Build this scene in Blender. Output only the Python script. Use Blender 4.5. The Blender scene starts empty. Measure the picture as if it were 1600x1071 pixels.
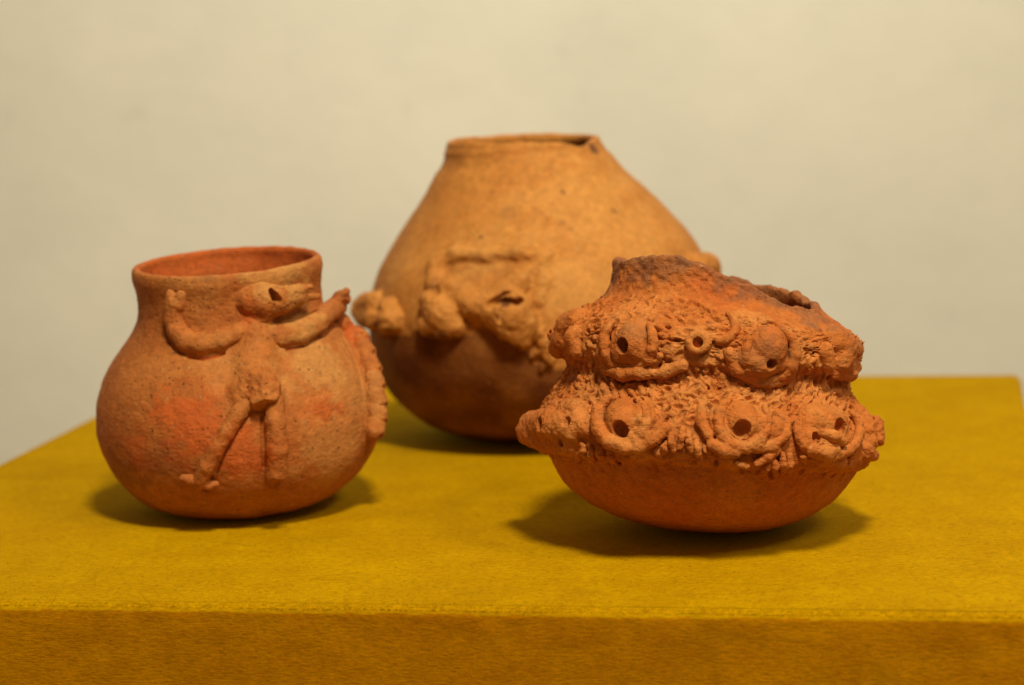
import bpy, bmesh, math, random
import numpy as np
from mathutils import Matrix, Vector

# ------------------------------------------------------------------ camera
FPX, IW, IH = 3640.0, 1600.0, 1071.0          # focal length in photo pixels
PITCH, ROLL, CAM_H = math.radians(8.2), math.radians(2.04), 0.25
scene = bpy.context.scene
fwd = Vector((0, math.cos(PITCH), -math.sin(PITCH)))
up0 = Vector((0, math.sin(PITCH), math.cos(PITCH)))
rt0 = Vector((1, 0, 0))
UP = up0 * math.cos(ROLL) + rt0 * math.sin(ROLL)
RT = rt0 * math.cos(ROLL) - up0 * math.sin(ROLL)
CAM = Vector((0, 0, CAM_H))
cd = bpy.data.cameras.new("camera")
cd.sensor_width = 23.6
cd.lens = 23.6 * FPX / IW
cd.clip_start, cd.clip_end = 0.02, 50
cam = bpy.data.objects.new("camera", cd)
scene.collection.objects.link(cam)
m = Matrix.Identity(4)
for i in range(3):
    m[i][0], m[i][1], m[i][2], m[i][3] = RT[i], UP[i], -fwd[i], CAM[i]
cam.matrix_world = m
cd.dof.use_dof = True
cd.dof.focus_distance = 1.045
cd.dof.aperture_fstop = 4.6
scene.camera = cam

# ------------------------------------------------------------------ light
world = bpy.data.worlds.new("World")
scene.world = world
world.use_nodes = True
bg = world.node_tree.nodes["Background"]
bg.inputs[0].default_value = (1.0, 0.60, 0.30, 1)
bg.inputs[1].default_value = 0.19


def lamp(name, loc, target, power, size, color, spread=None):
    ld = bpy.data.lights.new(name, "AREA")
    ld.shape, ld.size, ld.energy, ld.color = "DISK", size, power, color
    if spread:
        ld.spread = spread
    o = bpy.data.objects.new(name, ld)
    scene.collection.objects.link(o)
    o.location = loc
    o.rotation_euler = (Vector(target) - Vector(loc)).to_track_quat("-Z", "Y").to_euler()
    return o


WARM = (1.0, 0.85, 0.58)
lamp("key_lamp", (0.24, 0.0, 1.80), (0.02, 1.15, 0.0), 45.0, 0.32, WARM)
lamp("side_lamp", (1.05, 0.10, 1.50), (0.0, 1.2, 0.0), 12.0, 0.4, WARM)
lamp("wall_fill", (0.06, 1.30, 1.05), (0.05, 1.95, 0.45), 1.2, 0.3, (1.0, 0.97, 0.84), math.radians(95))  # unseen lamp, added only to brighten the wall

vs = scene.view_settings
vs.view_transform, vs.look, vs.exposure, vs.gamma = "Standard", "None", 0.05, 1.0
vs.use_curve_mapping = False


# ------------------------------------------------------------------ helpers
def ray(px, py):
    d = fwd * FPX + RT * (px - IW / 2) + UP * (IH / 2 - py)
    return d / FPX                              # unit length along the view axis


def on_table(px, py, z=0.0):
    d = ray(px, py)
    return CAM + d * ((z - CAM.z) / d.z)


def _hash(ix, iy, iz, seed):
    h = (ix.astype(np.uint32) * np.uint32(374761393) + iy.astype(np.uint32) * np.uint32(668265263)
         + iz.astype(np.uint32) * np.uint32(2147483647) + np.uint32(seed * 144665 + 12345))
    h = (h ^ (h >> np.uint32(13))) * np.uint32(1274126177)
    h = h ^ (h >> np.uint32(16))
    return (h & np.uint32(0xFFFFFF)).astype(np.float32) / np.float32(0xFFFFFF) * 2 - 1


def noise(P, scale, seed=0):
    q = np.asarray(P, np.float32) / np.float32(scale) + np.float32(500.37)
    i = np.floor(q).astype(np.int64)
    f = (q - i).astype(np.float32)
    f = f * f * f * (f * (f * 6 - 15) + 10)
    x, y, z = i[..., 0], i[..., 1], i[..., 2]
    fx, fy, fz = f[..., 0], f[..., 1], f[..., 2]
    out = 0
    for a in (0, 1):
        wx = fx if a else 1 - fx
        for b in (0, 1):
            wy = fy if b else 1 - fy
            for c in (0, 1):
                wz = fz if c else 1 - fz
                out = out + wx * wy * wz * _hash(x + a, y + b, z + c, seed)
    return out


def fbm(P, scale, seed=0, octaves=3, gain=0.5):
    out, amp = 0, 1.0
    for k in range(octaves):
        out = out + amp * noise(P, scale * 0.5 ** k, seed + k * 7)
        amp *= gain
    return out


def sstep(a, b, x):
    t = np.clip((x - a) / (b - a), 0, 1)
    return t * t * (3 - 2 * t)


def link_mesh(name, V, F, mat, parent=None, tint=None):
    me = bpy.data.meshes.new(name)
    V = np.ascontiguousarray(V, np.float32)
    F = np.ascontiguousarray(F, np.int32)
    me.vertices.add(len(V))
    me.vertices.foreach_set("co", V.ravel())
    me.loops.add(F.size)
    me.loops.foreach_set("vertex_index", F.ravel())
    me.polygons.add(len(F))
    me.polygons.foreach_set("loop_start", np.arange(0, F.size, F.shape[1], dtype=np.int32))
    me.update(calc_edges=True)
    me.validate()
    me.shade_smooth()
    if tint is not None:
        at = me.attributes.new("tint", "FLOAT_COLOR", "POINT")
        c = np.ones((len(V), 4), np.float32)
        c[:, :3] = tint(V)
        at.data.foreach_set("color", c.ravel())
    me.materials.append(mat)
    o = bpy.data.objects.new(name, me)
    scene.collection.objects.link(o)
    if parent:
        o.parent = parent
    return o


def surface_nets(F, lo, h):
    """quads of the zero level of the sampled field F"""
    ins = F < 0
    c = [ins[a:ins.shape[0] - 1 + a, b:ins.shape[1] - 1 + b, d:ins.shape[2] - 1 + d]
         for a in (0, 1) for b in (0, 1) for d in (0, 1)]
    s = sum(x.astype(np.int8) for x in c)
    act = (s > 0) & (s < 8)
    idx = -np.ones(act.shape, np.int64)
    cells = np.argwhere(act)
    idx[act] = np.arange(len(cells))
    acc = np.zeros((len(cells), 3), np.float64)
    cnt = np.zeros(len(cells))
    corners = [(a, b, d) for a in (0, 1) for b in (0, 1) for d in (0, 1)]
    for i, p in enumerate(corners):
        for q in corners[i + 1:]:
            if sum(abs(u - v) for u, v in zip(p, q)) != 1:
                continue
            fp = F[cells[:, 0] + p[0], cells[:, 1] + p[1], cells[:, 2] + p[2]]
            fq = F[cells[:, 0] + q[0], cells[:, 1] + q[1], cells[:, 2] + q[2]]
            k = (fp < 0) != (fq < 0)
            t = np.where(k, fp / np.where(k, fp - fq, 1), 0)
            pos = np.array(p)[None] + t[:, None] * (np.array(q) - np.array(p))[None]
            acc[k] += pos[k]
            cnt[k] += 1
    V = (cells + acc / cnt[:, None]) * h + lo
    quads = []
    for ax in range(3):
        o1, o2 = [(1, 2), (2, 0), (0, 1)][ax]
        sl0 = [slice(None)] * 3
        sl1 = [slice(None)] * 3
        sl0[ax], sl1[ax] = slice(0, -1), slice(1, None)
        ch = ins[tuple(sl0)] != ins[tuple(sl1)]
        e = np.argwhere(ch)
        e = e[(e[:, o1] > 0) & (e[:, o2] > 0) & (e[:, o1] < F.shape[o1] - 1) & (e[:, o2] < F.shape[o2] - 1)]
        d1 = np.zeros(3, int); d1[o1] = 1
        d2 = np.zeros(3, int); d2[o2] = 1
        g = lambda v: idx[v[:, 0], v[:, 1], v[:, 2]]
        q = np.stack([g(e - d1 - d2), g(e - d2), g(e), g(e - d1)], 1)
        flip = ~ins[e[:, 0], e[:, 1], e[:, 2]]
        q[flip] = q[flip][:, ::-1]
        quads.append(q)
    Q = np.concatenate(quads)
    return V, Q[(Q >= 0).all(1)]


def pchip(x, y, q):
    """monotone cubic through the points"""
    h, d = np.diff(x), np.diff(y) / np.diff(x)
    m = np.zeros_like(y)
    same = d[:-1] * d[1:] > 0
    w1, w2 = 2 * h[1:] + h[:-1], h[1:] + 2 * h[:-1]
    m[1:-1][same] = ((w1 + w2) / (w1 / np.where(same, d[:-1], 1) + w2 / np.where(same, d[1:], 1)))[same]
    m[0], m[-1] = d[0], d[-1]
    i = np.clip(np.searchsorted(x, q) - 1, 0, len(h) - 1)
    t = (q - x[i]) / h[i]
    return (y[i] * (1 + 2 * t) * (1 - t) ** 2 + m[i] * h[i] * t * (1 - t) ** 2
            + y[i + 1] * t * t * (3 - 2 * t) + m[i + 1] * h[i] * t * t * (t - 1))


# ------------------------------------------------------------------ pots
class Pot:
    """A pot turned about its own axis; lengths are in units of one photo pixel at its distance."""

    def __init__(self, contact, profile, lean, back, wall, name, seed, smooth=30):
        w = on_table(*contact)
        self.s = (w - CAM).dot(fwd) / FPX
        z, r = np.array(profile, float).T
        t = np.concatenate([[0], np.cumsum(np.hypot(np.diff(z), np.diff(r)))])
        tt = np.linspace(0, t[-1], 4000)
        zz = np.linspace(0, z[-1], 900)
        rr = np.interp(zz, pchip(t, z, tt), pchip(t, r, tt))
        nk = 2 * int(smooth) + 1
        k = np.hanning(nk + 2)[1:-1]
        k /= k.sum()
        rs = np.convolve(np.pad(rr, nk // 2, mode="edge"), k, "valid")
        wgt = sstep(14, 60, zz)
        self.zz, self.rr = zz, rs * wgt + rr * (1 - wgt)
        self.slope = np.gradient(self.rr, self.zz)
        self.ztop, self.wall, self.seed = z[-1], wall, seed
        # lean: degrees to the right (clockwise), back: degrees tipped away from the viewer
        self.rot = Matrix.Rotation(math.radians(lean), 3, "Y") @ Matrix.Rotation(math.radians(-back), 3, "X")
        th = np.linspace(0, 2 * np.pi, 90)
        T, Z = np.meshgrid(th, zz[:250])
        R = np.interp(Z, self.zz, self.rr)
        pts = np.stack([R * np.cos(T), R * np.sin(T), Z], -1).reshape(-1, 3) @ np.array(self.rot).T
        j = pts[:, 2].argmin()
        low = pts[j] * self.s
        self.loc = Vector((w.x, w.y, -low[2] - 0.0004))
        self.root = bpy.data.objects.new(name, None)
        scene.collection.objects.link(self.root)
        self.root.empty_display_size = 0.05
        self.root.matrix_world = Matrix.Translation(self.loc) @ self.rot.to_4x4()
        self.tint = None

    def R(self, z):
        return np.interp(z, self.zz, self.rr)

    def sd(self, P):
        r = np.hypot(P[..., 0], P[..., 1])
        sl = np.interp(P[..., 2], self.zz, self.slope)
        return (r - self.R(P[..., 2])) / np.sqrt(1 + np.clip(sl, -2.5, 2.5) ** 2)

    def local_ray(self, px, py):
        inv = np.array(self.rot.transposed())
        o = inv @ np.array(CAM - self.loc) / self.s
        d = inv @ np.array(ray(px, py)) / self.s
        return o, d

    def hit(self, px, py, off=0.0):
        """surface point (pot units) seen at a photo position, moved out by off along the normal"""
        o, d = self.local_ray(px, py)
        t0 = -np.dot(o[:2], d[:2]) / np.dot(d[:2], d[:2])
        span = 420 / np.linalg.norm(d)
        t = np.linspace(t0 - span, t0 + span * 0.3, 900)
        P = o + t[:, None] * d
        f = np.hypot(P[:, 0], P[:, 1]) - self.R(P[:, 2])
        f[P[:, 2] > self.ztop + 40] = 1e3
        k = np.argmax(f < 0) if (f < 0).any() else f.argmin()
        if (f < 0).any() and k > 0:
            a = f[k - 1] / (f[k - 1] - f[k])
            p = P[k - 1] + a * (P[k] - P[k - 1])
        else:
            return P[k]
        return p + self.normal(p) * off

    def normal(self, p):
        r = max(1e-6, math.hypot(p[0], p[1]))
        n = np.array([p[0] / r, p[1] / r, -np.clip(np.interp(p[2], self.zz, self.slope), -3, 3)])
        return n / np.linalg.norm(n)

    def wob(self, P):
        """gentle hand-built unevenness of the wall, pot units"""
        return 2.2 * noise(P, 95, self.seed) + 0.9 * noise(P, 34, self.seed + 3) + 0.35 * fbm(P, 11, self.seed + 5, 2)

    def body(self, mat, nth, rows, top=None, lip=0.5, disp=None, front=0.35, floor=14):
        v = np.linspace(-0.5, 0.5, nth, endpoint=False)
        th = -np.pi / 2 + 2 * np.pi * v - front * np.sin(2 * np.pi * v)
        zo = np.concatenate([[0.0], rows])                        # outer rows of heights, 0..ztop
        T, Z = np.meshgrid(th, zo)
        if top is not None:
            tp = top(th)[None]
            z0 = self.ztop * 0.62
            Zc = np.where(Z > z0, z0 + (Z - z0) * (tp - z0) / (self.ztop - z0), Z)
        else:
            tp = np.full((1, nth), self.ztop)
            Zc = Z
        R = self.R(Zc)
        P = np.stack([R * np.cos(T), R * np.sin(T), Zc], -1)
        sl = np.clip(np.interp(Zc, self.zz, self.slope), -3, 3)
        N = np.stack([np.cos(T), np.sin(T), -sl], -1) / np.sqrt(1 + sl ** 2)[..., None]
        fade = sstep(0, 12, Zc)
        D = self.wob(P) * fade
        if disp is not None:
            D = D + disp(P, T, Zc)
        outer = P + N * D[..., None]
        # lip: half round across the wall thickness
        last = outer[-1]
        lipn = 7
        ring = []
        cs, sn = np.cos(th), np.sin(th)
        rl = np.hypot(last[:, 0], last[:, 1])
        wth = self.wall * (1 + 0.12 * noise(last, 40, self.seed + 9))
        for k in range(1, lipn + 1):
            a = math.pi * k / lipn
            rr_ = rl - wth * 0.5 * (1 - math.cos(a))
            zz_ = last[:, 2] + wth * lip * math.sin(a)
            p = np.stack([rr_ * cs, rr_ * sn, zz_], -1)
            p[:, 2] += 0.8 * fbm(p, 14, self.seed + 11, 2) * math.sin(a)
            ring.append(p)
        inner = []
        zi = np.linspace(1, 0, 70)[1:]
        for k in zi:
            zc = floor + (last[:, 2] - floor) * k
            r_in = np.maximum(self.R(zc) - wth * (1 + 0.25 * (1 - k)), 0.5) * (1 if k > 0 else 0)
            p = np.stack([r_in * cs, r_in * sn, zc], -1)
            p[:, :2] *= (1 + 0.006 * noise(p, 26, self.seed + 21))[:, None]
            inner.append(p)
        G = np.concatenate([outer, np.array(ring), np.array(inner)], 0)
        n = G.shape[0]
        V = G.reshape(-1, 3)
        i = np.arange(n - 1)[:, None] * nth
        j = np.arange(nth)[None]
        j2 = (j + 1) % nth
        F = np.stack([i + j, i + j2, i + nth + j2, i + nth + j], -1).reshape(-1, 4)
        return link_mesh("body", V * self.s, F, mat, self.root, self.tint)

    def piece(self, name, mat, chains, holes=(), h=1.6, fillet=0.0, k=3.0, depth=7.0, rough=0.6, parent=None,
              hard=None, cut=()):
        """One lump of applied clay. chains: lists of (px, py, off, radius); holes the same, carved out."""
        C = [[(self.hit(x, y, o), rad) for x, y, o, rad in ch] for ch in chains]
        H = [[(self.hit(x, y, o), rad) for x, y, o, rad in ch] for ch in holes]
        return self.sculpt(name, mat, C, H, h, fillet, k, depth, rough, parent, cut)

    def sculpt(self, name, mat, C, H=(), h=1.6, fillet=0.0, k=3.0, depth=7.0, rough=0.6, parent=None, cut=()):
        lo = np.min([p - r for ch in C for p, r in ch], 0) - fillet * 2 - 5
        hi = np.max([p + r for ch in C for p, r in ch], 0) + fillet * 2 + 5
        n = np.ceil((hi - lo) / h).astype(int) + 1
        ax = [lo[i] + h * np.arange(n[i]) for i in range(3)]
        G = np.stack(np.meshgrid(*ax, indexing="ij"), -1).astype(np.float32)
        D = np.full(G.shape[:3], 30.0, np.float32)

        def seg(a, ra, b, rb, op):
            m0 = np.minimum(a - ra, b - rb) - 12
            m1 = np.maximum(a + ra, b + rb) + 12
            i0 = np.clip(np.floor((m0 - lo) / h).astype(int), 0, n)
            i1 = np.clip(np.ceil((m1 - lo) / h).astype(int) + 1, 0, n)
            if (i1 <= i0).any():
                return
            sl = tuple(slice(u, w) for u, w in zip(i0, i1))
            p = G[sl]
            ab = (b - a).astype(np.float32)
            L = float(ab @ ab) + 1e-9
            t = np.clip(((p - a.astype(np.float32)) @ ab) / L, 0, 1)
            q = p - (a.astype(np.float32) + t[..., None] * ab)
            d = np.sqrt((q * q).sum(-1)) - (ra + (rb - ra) * t)
            D[sl] = op(D[sl], d)

        def smin(kk):
            def f(a, b):
                w = np.clip(0.5 + 0.5 * (b - a) / kk, 0, 1)
                return b * (1 - w) + a * w - kk * w * (1 - w)
            return f

        def smax(kk):
            def f(a, b):
                w = np.clip(0.5 - 0.5 * (-b - a) / kk, 0, 1)
                return -b * (1 - w) + a * w + kk * w * (1 - w)
            return f
        for ch in C:
            if len(ch) == 1:
                seg(ch[0][0], ch[0][1], ch[0][0] + 0.01, ch[0][1], smin(k))
            for (a, ra), (b, rb) in zip(ch[:-1], ch[1:]):
                seg(a, ra, b, rb, smin(k))
        B = self.sd(G).astype(np.float32)
        band = (D < 9 + fillet) & (D > -9) & (np.abs(B) < 60 + depth)
        D[band] += (rough * 1.4 * fbm(G[band], 9, self.seed + 31, 3, 0.6)).astype(np.float32)
        B[band] -= self.wob(G[band]).astype(np.float32)
        if fillet > 0:
            D = np.maximum(smin(fillet)(D, B + 1.3), D - fillet * 0.9)
        for ch in H:
            if len(ch) == 1:
                seg(ch[0][0], ch[0][1], ch[0][0] + 0.01, ch[0][1], smax(1.5))
            for (a, ra), (b, rb) in zip(ch[:-1], ch[1:]):
                seg(a, ra, b, rb, smax(1.5))
        for p0, nrm in cut:                                       # broken-off plane
            D = np.maximum(D, ((G - p0.astype(np.float32)) @ nrm.astype(np.float32)) + 1.6 * fbm(G, 9, 77, 2))
        D = np.maximum(D, -(B + depth)).astype(np.float32)
        V, Q = surface_nets(D, lo, h)
        return link_mesh(name, V * self.s, Q, mat, parent or self.root, self.tint)


# ------------------------------------------------------------------ materials
def nodes(mat):
    mat.use_nodes = True
    nt = mat.node_tree
    nt.nodes.clear()
    out = nt.nodes.new("ShaderNodeOutputMaterial")
    b = nt.nodes.new("ShaderNodeBsdfPrincipled")
    nt.links.new(b.outputs[0], out.inputs[0])
    return nt, b


def N(nt, t, **kw):
    n = nt.nodes.new(t)
    for k, v in kw.items():
        if k.startswith("i_"):
            n.inputs[k[2:].replace("_", " ")].default_value = v
        else:
            setattr(n, k, v)
    return n


def noise_node(nt, co, scale, detail=4, rough=0.6):
    n = N(nt, "ShaderNodeTexNoise", i_Scale=scale, i_Detail=detail, i_Roughness=rough)
    nt.links.new(co, n.inputs["Vector"])
    return n.outputs["Fac"]


def ramp(nt, fac, stops):
    r = N(nt, "ShaderNodeValToRGB")
    e = r.color_ramp.elements
    e[0].position, e[1].position = stops[0][0], stops[-1][0]
    c = lambda v: (v, v, v, 1) if not hasattr(v, "__len__") else (*v, 1)
    e[0].color, e[1].color = c(stops[0][1]), c(stops[-1][1])
    for p, v in stops[1:-1]:
        x = e.new(p)
        x.color = c(v)
    nt.links.new(fac, r.inputs[0])
    return r.outputs[0]


def mix(nt, fac, a, b, mode="MIX"):
    n = N(nt, "ShaderNodeMix", data_type="RGBA", blend_type=mode)
    for sock, v in ((n.inputs[0], fac), (n.inputs[6], a), (n.inputs[7], b)):
        if isinstance(v, bpy.types.NodeSocket):
            nt.links.new(v, sock)
        elif hasattr(v, "__len__"):
            sock.default_value = (*v, 1)
        else:
            sock.default_value = v
    return n.outputs[2]


def mathn(nt, op, a, b):
    n = N(nt, "ShaderNodeMath", operation=op)
    for sock, v in ((n.inputs[0], a), (n.inputs[1], b)):
        if isinstance(v, bpy.types.NodeSocket):
            nt.links.new(v, sock)
        else:
            sock.default_value = v
    return n.outputs[0]


def clay(name, c1, c2, red, pale, dark, speck=0.5, bump=0.5, grit=1.0):
    mat = bpy.data.materials.new(name)
    nt, b = nodes(mat)
    co = N(nt, "ShaderNodeTexCoord").outputs["Object"]
    at = N(nt, "ShaderNodeAttribute", attribute_name="tint")
    sep = N(nt, "ShaderNodeSeparateColor")
    nt.links.new(at.outputs["Color"], sep.inputs[0])
    blot = ramp(nt, noise_node(nt, co, 45, 5, 0.62), [(0.34, 0.0), (0.66, 1.0)])
    col = mix(nt, blot, c1, c2)
    mid = ramp(nt, noise_node(nt, co, 210, 4, 0.7), [(0.35, 0.78), (0.65, 1.14)])
    col = mix(nt, sep.outputs[0], col, red)
    col = mix(nt, sep.outputs[1], col, pale)
    col = mix(nt, sep.outputs[2], col, dark)
    col = mix(nt, 0.75, col, mid, "MULTIPLY")
    fine = noise_node(nt, co, 900, 3, 0.7)
    col = mix(nt, 0.42, col, ramp(nt, fine, [(0.3, 0.7), (0.7, 1.25)]), "MULTIPLY")
    # temper grains and pits
    vor = N(nt, "ShaderNodeTexVoronoi", feature="F1", i_Scale=430.0, i_Randomness=1.0)
    nt.links.new(co, vor.inputs["Vector"])
    cellv = N(nt, "ShaderNodeSeparateColor")
    nt.links.new(vor.outputs["Color"], cellv.inputs[0])
    pick = ramp(nt, cellv.outputs[0], [(0.80, 0.0), (0.86, 1.0)])
    spot = ramp(nt, vor.outputs["Distance"], [(0.16, 1.0), (0.36, 0.0)])
    pit = mathn(nt, "MULTIPLY", pick, spot)
    where = ramp(nt, noise_node(nt, co, 60, 3), [(0.40, 0.1), (0.60, 1.0)])
    pit = mathn(nt, "MULTIPLY", pit, where)
    col = mix(nt, mathn(nt, "MULTIPLY", pit, speck), col, (0.055, 0.018, 0.008))
    mp = N(nt, "ShaderNodeMapping")
    mp.inputs["Scale"].default_value = (0.55, 0.55, 1.6)
    nt.links.new(co, mp.inputs["Vector"])
    v2 = N(nt, "ShaderNodeTexVoronoi", feature="F1", i_Scale=620.0, i_Randomness=1.0)
    nt.links.new(mp.outputs[0], v2.inputs["Vector"])
    c2v = N(nt, "ShaderNodeSeparateColor")
    nt.links.new(v2.outputs["Color"], c2v.inputs[0])
    pit2 = mathn(nt, "MULTIPLY", ramp(nt, c2v.outputs[0], [(0.72, 0.0), (0.80, 1.0)]),
                 ramp(nt, v2.outputs["Distance"], [(0.18, 1.0), (0.42, 0.0)]))
    where2 = ramp(nt, noise_node(nt, co, 85, 3), [(0.42, 0.0), (0.58, 1.0)])
    pit2 = mathn(nt, "MULTIPLY", pit2, where2)
    col = mix(nt, mathn(nt, "MULTIPLY", pit2, speck * 0.6), col, (0.10, 0.03, 0.012))
    wipe = noise_node(nt, mp.outputs[0], 420, 4, 0.65)
    pick2 = ramp(nt, cellv.outputs[1], [(0.93, 0.0), (0.96, 1.0)])
    grain = mathn(nt, "MULTIPLY", pick2, spot)
    col = mix(nt, mathn(nt, "MULTIPLY", grain, 0.45), col, (0.52, 0.33, 0.16))
    nt.links.new(col, b.inputs["Base Color"])
    b.inputs["Roughness"].default_value = 0.72
    b.inputs["Specular IOR Level"].default_value = 0.24
    hgt = mathn(nt, "ADD", mathn(nt, "MULTIPLY", noise_node(nt, co, 260, 5, 0.68), 1.6 * grit),
                mathn(nt, "MULTIPLY", fine, 0.55 * grit))
    hgt = mathn(nt, "SUBTRACT", hgt, mathn(nt, "MULTIPLY", pit, 0.9))
    hgt = mathn(nt, "SUBTRACT", hgt, mathn(nt, "MULTIPLY", pit2, 0.6))
    hgt = mathn(nt, "ADD", hgt, mathn(nt, "MULTIPLY", wipe, 0.9 * grit))
    bp = N(nt, "ShaderNodeBump", i_Strength=bump, i_Distance=0.0016)
    nt.links.new(hgt, bp.inputs["Height"])
    nt.links.new(bp.outputs[0], b.inputs["Normal"])
    return mat


def fabric(name, ca, cb, cc, sheen):
    mat = bpy.data.materials.new(name)
    nt, b = nodes(mat)
    tc = N(nt, "ShaderNodeTexCoord")
    co = tc.outputs["Object"]

    def stretched(sx, sy, sz):
        mp = N(nt, "ShaderNodeMapping")
        mp.inputs["Scale"].default_value = (sx, sy, sz)
        nt.links.new(co, mp.inputs["Vector"])
        return mp.outputs[0]
    thread = noise_node(nt, stretched(260, 420, 1150), 1.0, 3, 0.6)
    soft = noise_node(nt, co, 9, 4, 0.6)
    mid = noise_node(nt, stretched(40, 45, 90), 1.0, 4, 0.65)
    fuzz = noise_node(nt, co, 700, 3, 0.7)
    col = mix(nt, ramp(nt, soft, [(0.35, 0.0), (0.65, 1.0)]), ca, cb)
    col = mix(nt, ramp(nt, mid, [(0.35, 0.0), (0.7, 0.75)]), col, cc)
    col = mix(nt, 0.6, col, ramp(nt, thread, [(0.3, 0.66), (0.5, 1.0), (0.72, 1.32)]), "MULTIPLY")
    col = mix(nt, 0.4, col, ramp(nt, fuzz, [(0.3, 0.75), (0.7, 1.25)]), "MULTIPLY")
    nt.links.new(col, b.inputs["Base Color"])
    b.inputs["Roughness"].default_value = 0.95
    lint = N(nt, "ShaderNodeTexVoronoi", feature="F1", i_Scale=60.0, i_Randomness=1.0)
    nt.links.new(co, lint.inputs["Vector"])
    lc = N(nt, "ShaderNodeSeparateColor")
    nt.links.new(lint.outputs["Color"], lc.inputs[0])
    ls = mathn(nt, "MULTIPLY", ramp(nt, lc.outputs[0], [(0.90, 0.0), (0.92, 1.0)]), ramp(nt, lint.outputs["Distance"], [(0.02, 0.8), (0.05, 0.0)]))
    col = mix(nt, ls, col, (0.62, 0.45, 0.12))
    cz = noise_node(nt, stretched(5, 11, 7), 1.0, 2, 0.5)
    crease = ramp(nt, cz, [(0.492, 0.0), (0.5, 1.0), (0.508, 0.0)])
    crease = mathn(nt, "MULTIPLY", crease, ramp(nt, noise_node(nt, co, 12, 2), [(0.5, 0.0), (0.62, 1.0)]))
    col = mix(nt, mathn(nt, "MULTIPLY", crease, 0.35), col, (0.22, 0.10, 0.001))
    stain = noise_node(nt, co, 16, 5, 0.7)
    col = mix(nt, ramp(nt, stain, [(0.60, 0.0), (0.70, 0.35)]), col, (0.26, 0.13, 0.003))
    nt.links.new(col, b.inputs["Base Color"])
    b.inputs["Specular IOR Level"].default_value = 0.03
    b.inputs["Sheen Weight"].default_value = sheen
    b.inputs["Sheen Roughness"].default_value = 0.45
    b.inputs["Sheen Tint"].default_value = (0.74, 0.74, 0.0, 1)
    hgt = mathn(nt, "ADD", mathn(nt, "MULTIPLY", thread, 1.0), mathn(nt, "MULTIPLY", fuzz, 0.7))
    hgt = mathn(nt, "ADD", hgt, mathn(nt, "MULTIPLY", mid, 1.2))
    bp = N(nt, "ShaderNodeBump", i_Strength=0.3, i_Distance=0.0009)
    nt.links.new(hgt, bp.inputs["Height"])
    nt.links.new(bp.outputs[0], b.inputs["Normal"])
    return mat


def plaster():
    mat = bpy.data.materials.new("cream_wall_paint")
    nt, b = nodes(mat)
    co = N(nt, "ShaderNodeTexCoord").outputs["Object"]
    a = noise_node(nt, co, 5.0, 5, 0.6)
    col = mix(nt, ramp(nt, a, [(0.3, 0.0), (0.7, 1.0)]), (0.625, 0.65, 0.60), (0.72, 0.735, 0.685))
    st = noise_node(nt, co, 26.0, 2, 0.5)
    col = mix(nt, ramp(nt, st, [(0.68, 0.0), (0.80, 0.35)]), col, (0.53, 0.54, 0.50))
    nt.links.new(col, b.inputs["Base Color"])
    b.inputs["Roughness"].default_value = 0.75
    b.inputs["Specular IOR Level"].default_value = 0.2
    bp = N(nt, "ShaderNodeBump", i_Strength=0.25, i_Distance=0.004)
    nt.links.new(noise_node(nt, co, 30, 5, 0.6), bp.inputs["Height"])
    nt.links.new(bp.outputs[0], b.inputs["Normal"])
    return mat


# ------------------------------------------------------------------ setting
WALL_Y = 1.95
bm = bmesh.new()
bmesh.ops.create_cube(bm, size=1.0)
for v in bm.verts:
    v.co = Vector((v.co.x * 5.0, WALL_Y + 0.05 + v.co.y * 0.1, 0.35 + v.co.z * 2.5))
me = bpy.data.meshes.new("wall")
bm.to_mesh(me)
bm.free()
me.materials.append(plaster())
wall = bpy.data.objects.new("wall", me)
scene.collection.objects.link(wall)
wall["kind"] = "structure"

# the cloth-covered display block
corners = [on_table(-427, 937), on_table(1669, 963), on_table(1593, 585), on_table(260, 593)]
HB = 0.85
def rounded_loop(pts, rad, step):
    """evenly sampled outline of a polygon with rounded corners, plus outward normals"""
    out = []
    n = len(pts)
    for i in range(n):
        p0, p, p1 = (np.array(pts[(i + k) % n][:2]) for k in (-1, 0, 1))
        a, c = (p0 - p) / np.linalg.norm(p0 - p), (p1 - p) / np.linalg.norm(p1 - p)
        for t in np.linspace(0, 1, 7):
            q0, q1 = p + a * rad, p + c * rad
            out.append((1 - t) ** 2 * q0 + 2 * t * (1 - t) * p + t * t * q1)
        end = p1 - c * rad
        L = np.linalg.norm(end - out[-1])
        k = max(2, int(L / step))
        st = out[-1].copy()
        out += [st + (end - st) * j / k for j in range(1, k)]
    out = np.array(out)
    tan = np.roll(out, -1, 0) - np.roll(out, 1, 0)
    tan /= np.linalg.norm(tan, axis=1)[:, None]
    return out, np.stack([tan[:, 1], -tan[:, 0]], 1)


loop, nor = rounded_loop([tuple(c) for c in corners], 0.006, 0.0018)
ER = 0.0040
rows = [(-0.0060, 0.0), (-0.0056, 0.0)] + [(-ER + ER * math.sin(a), -ER + ER * math.cos(a)) for a in np.linspace(0, math.pi / 2, 8)]
rows += [(0.0, -z) for z in (0.006, 0.009, 0.014, 0.02, 0.03, 0.045, 0.065, 0.09, 0.13, 0.2, 0.4, HB)]
V = []
for j, (off, z) in enumerate(rows):
    p = np.concatenate([loop + nor * off, np.full((len(loop), 1), z)], 1)
    amp = float(np.clip((j - 1.6) / 5, 0, 1))
    w = amp * (0.0007 * noise(p, 0.035, 201) + 0.00035 * noise(p, 0.009, 202) + 0.0002 * noise(p, 0.003, 203))
    p[:, :2] += nor * w[:, None]
    if 2 <= j <= 9:
        p[:, 2] += (j - 2) / 7 * (0.0005 * noise(p, 0.03, 204) + 0.0003 * noise(p, 0.007, 205))
    V.append(p)
V = np.concatenate(V)
nl = len(loop)
F = []
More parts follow.
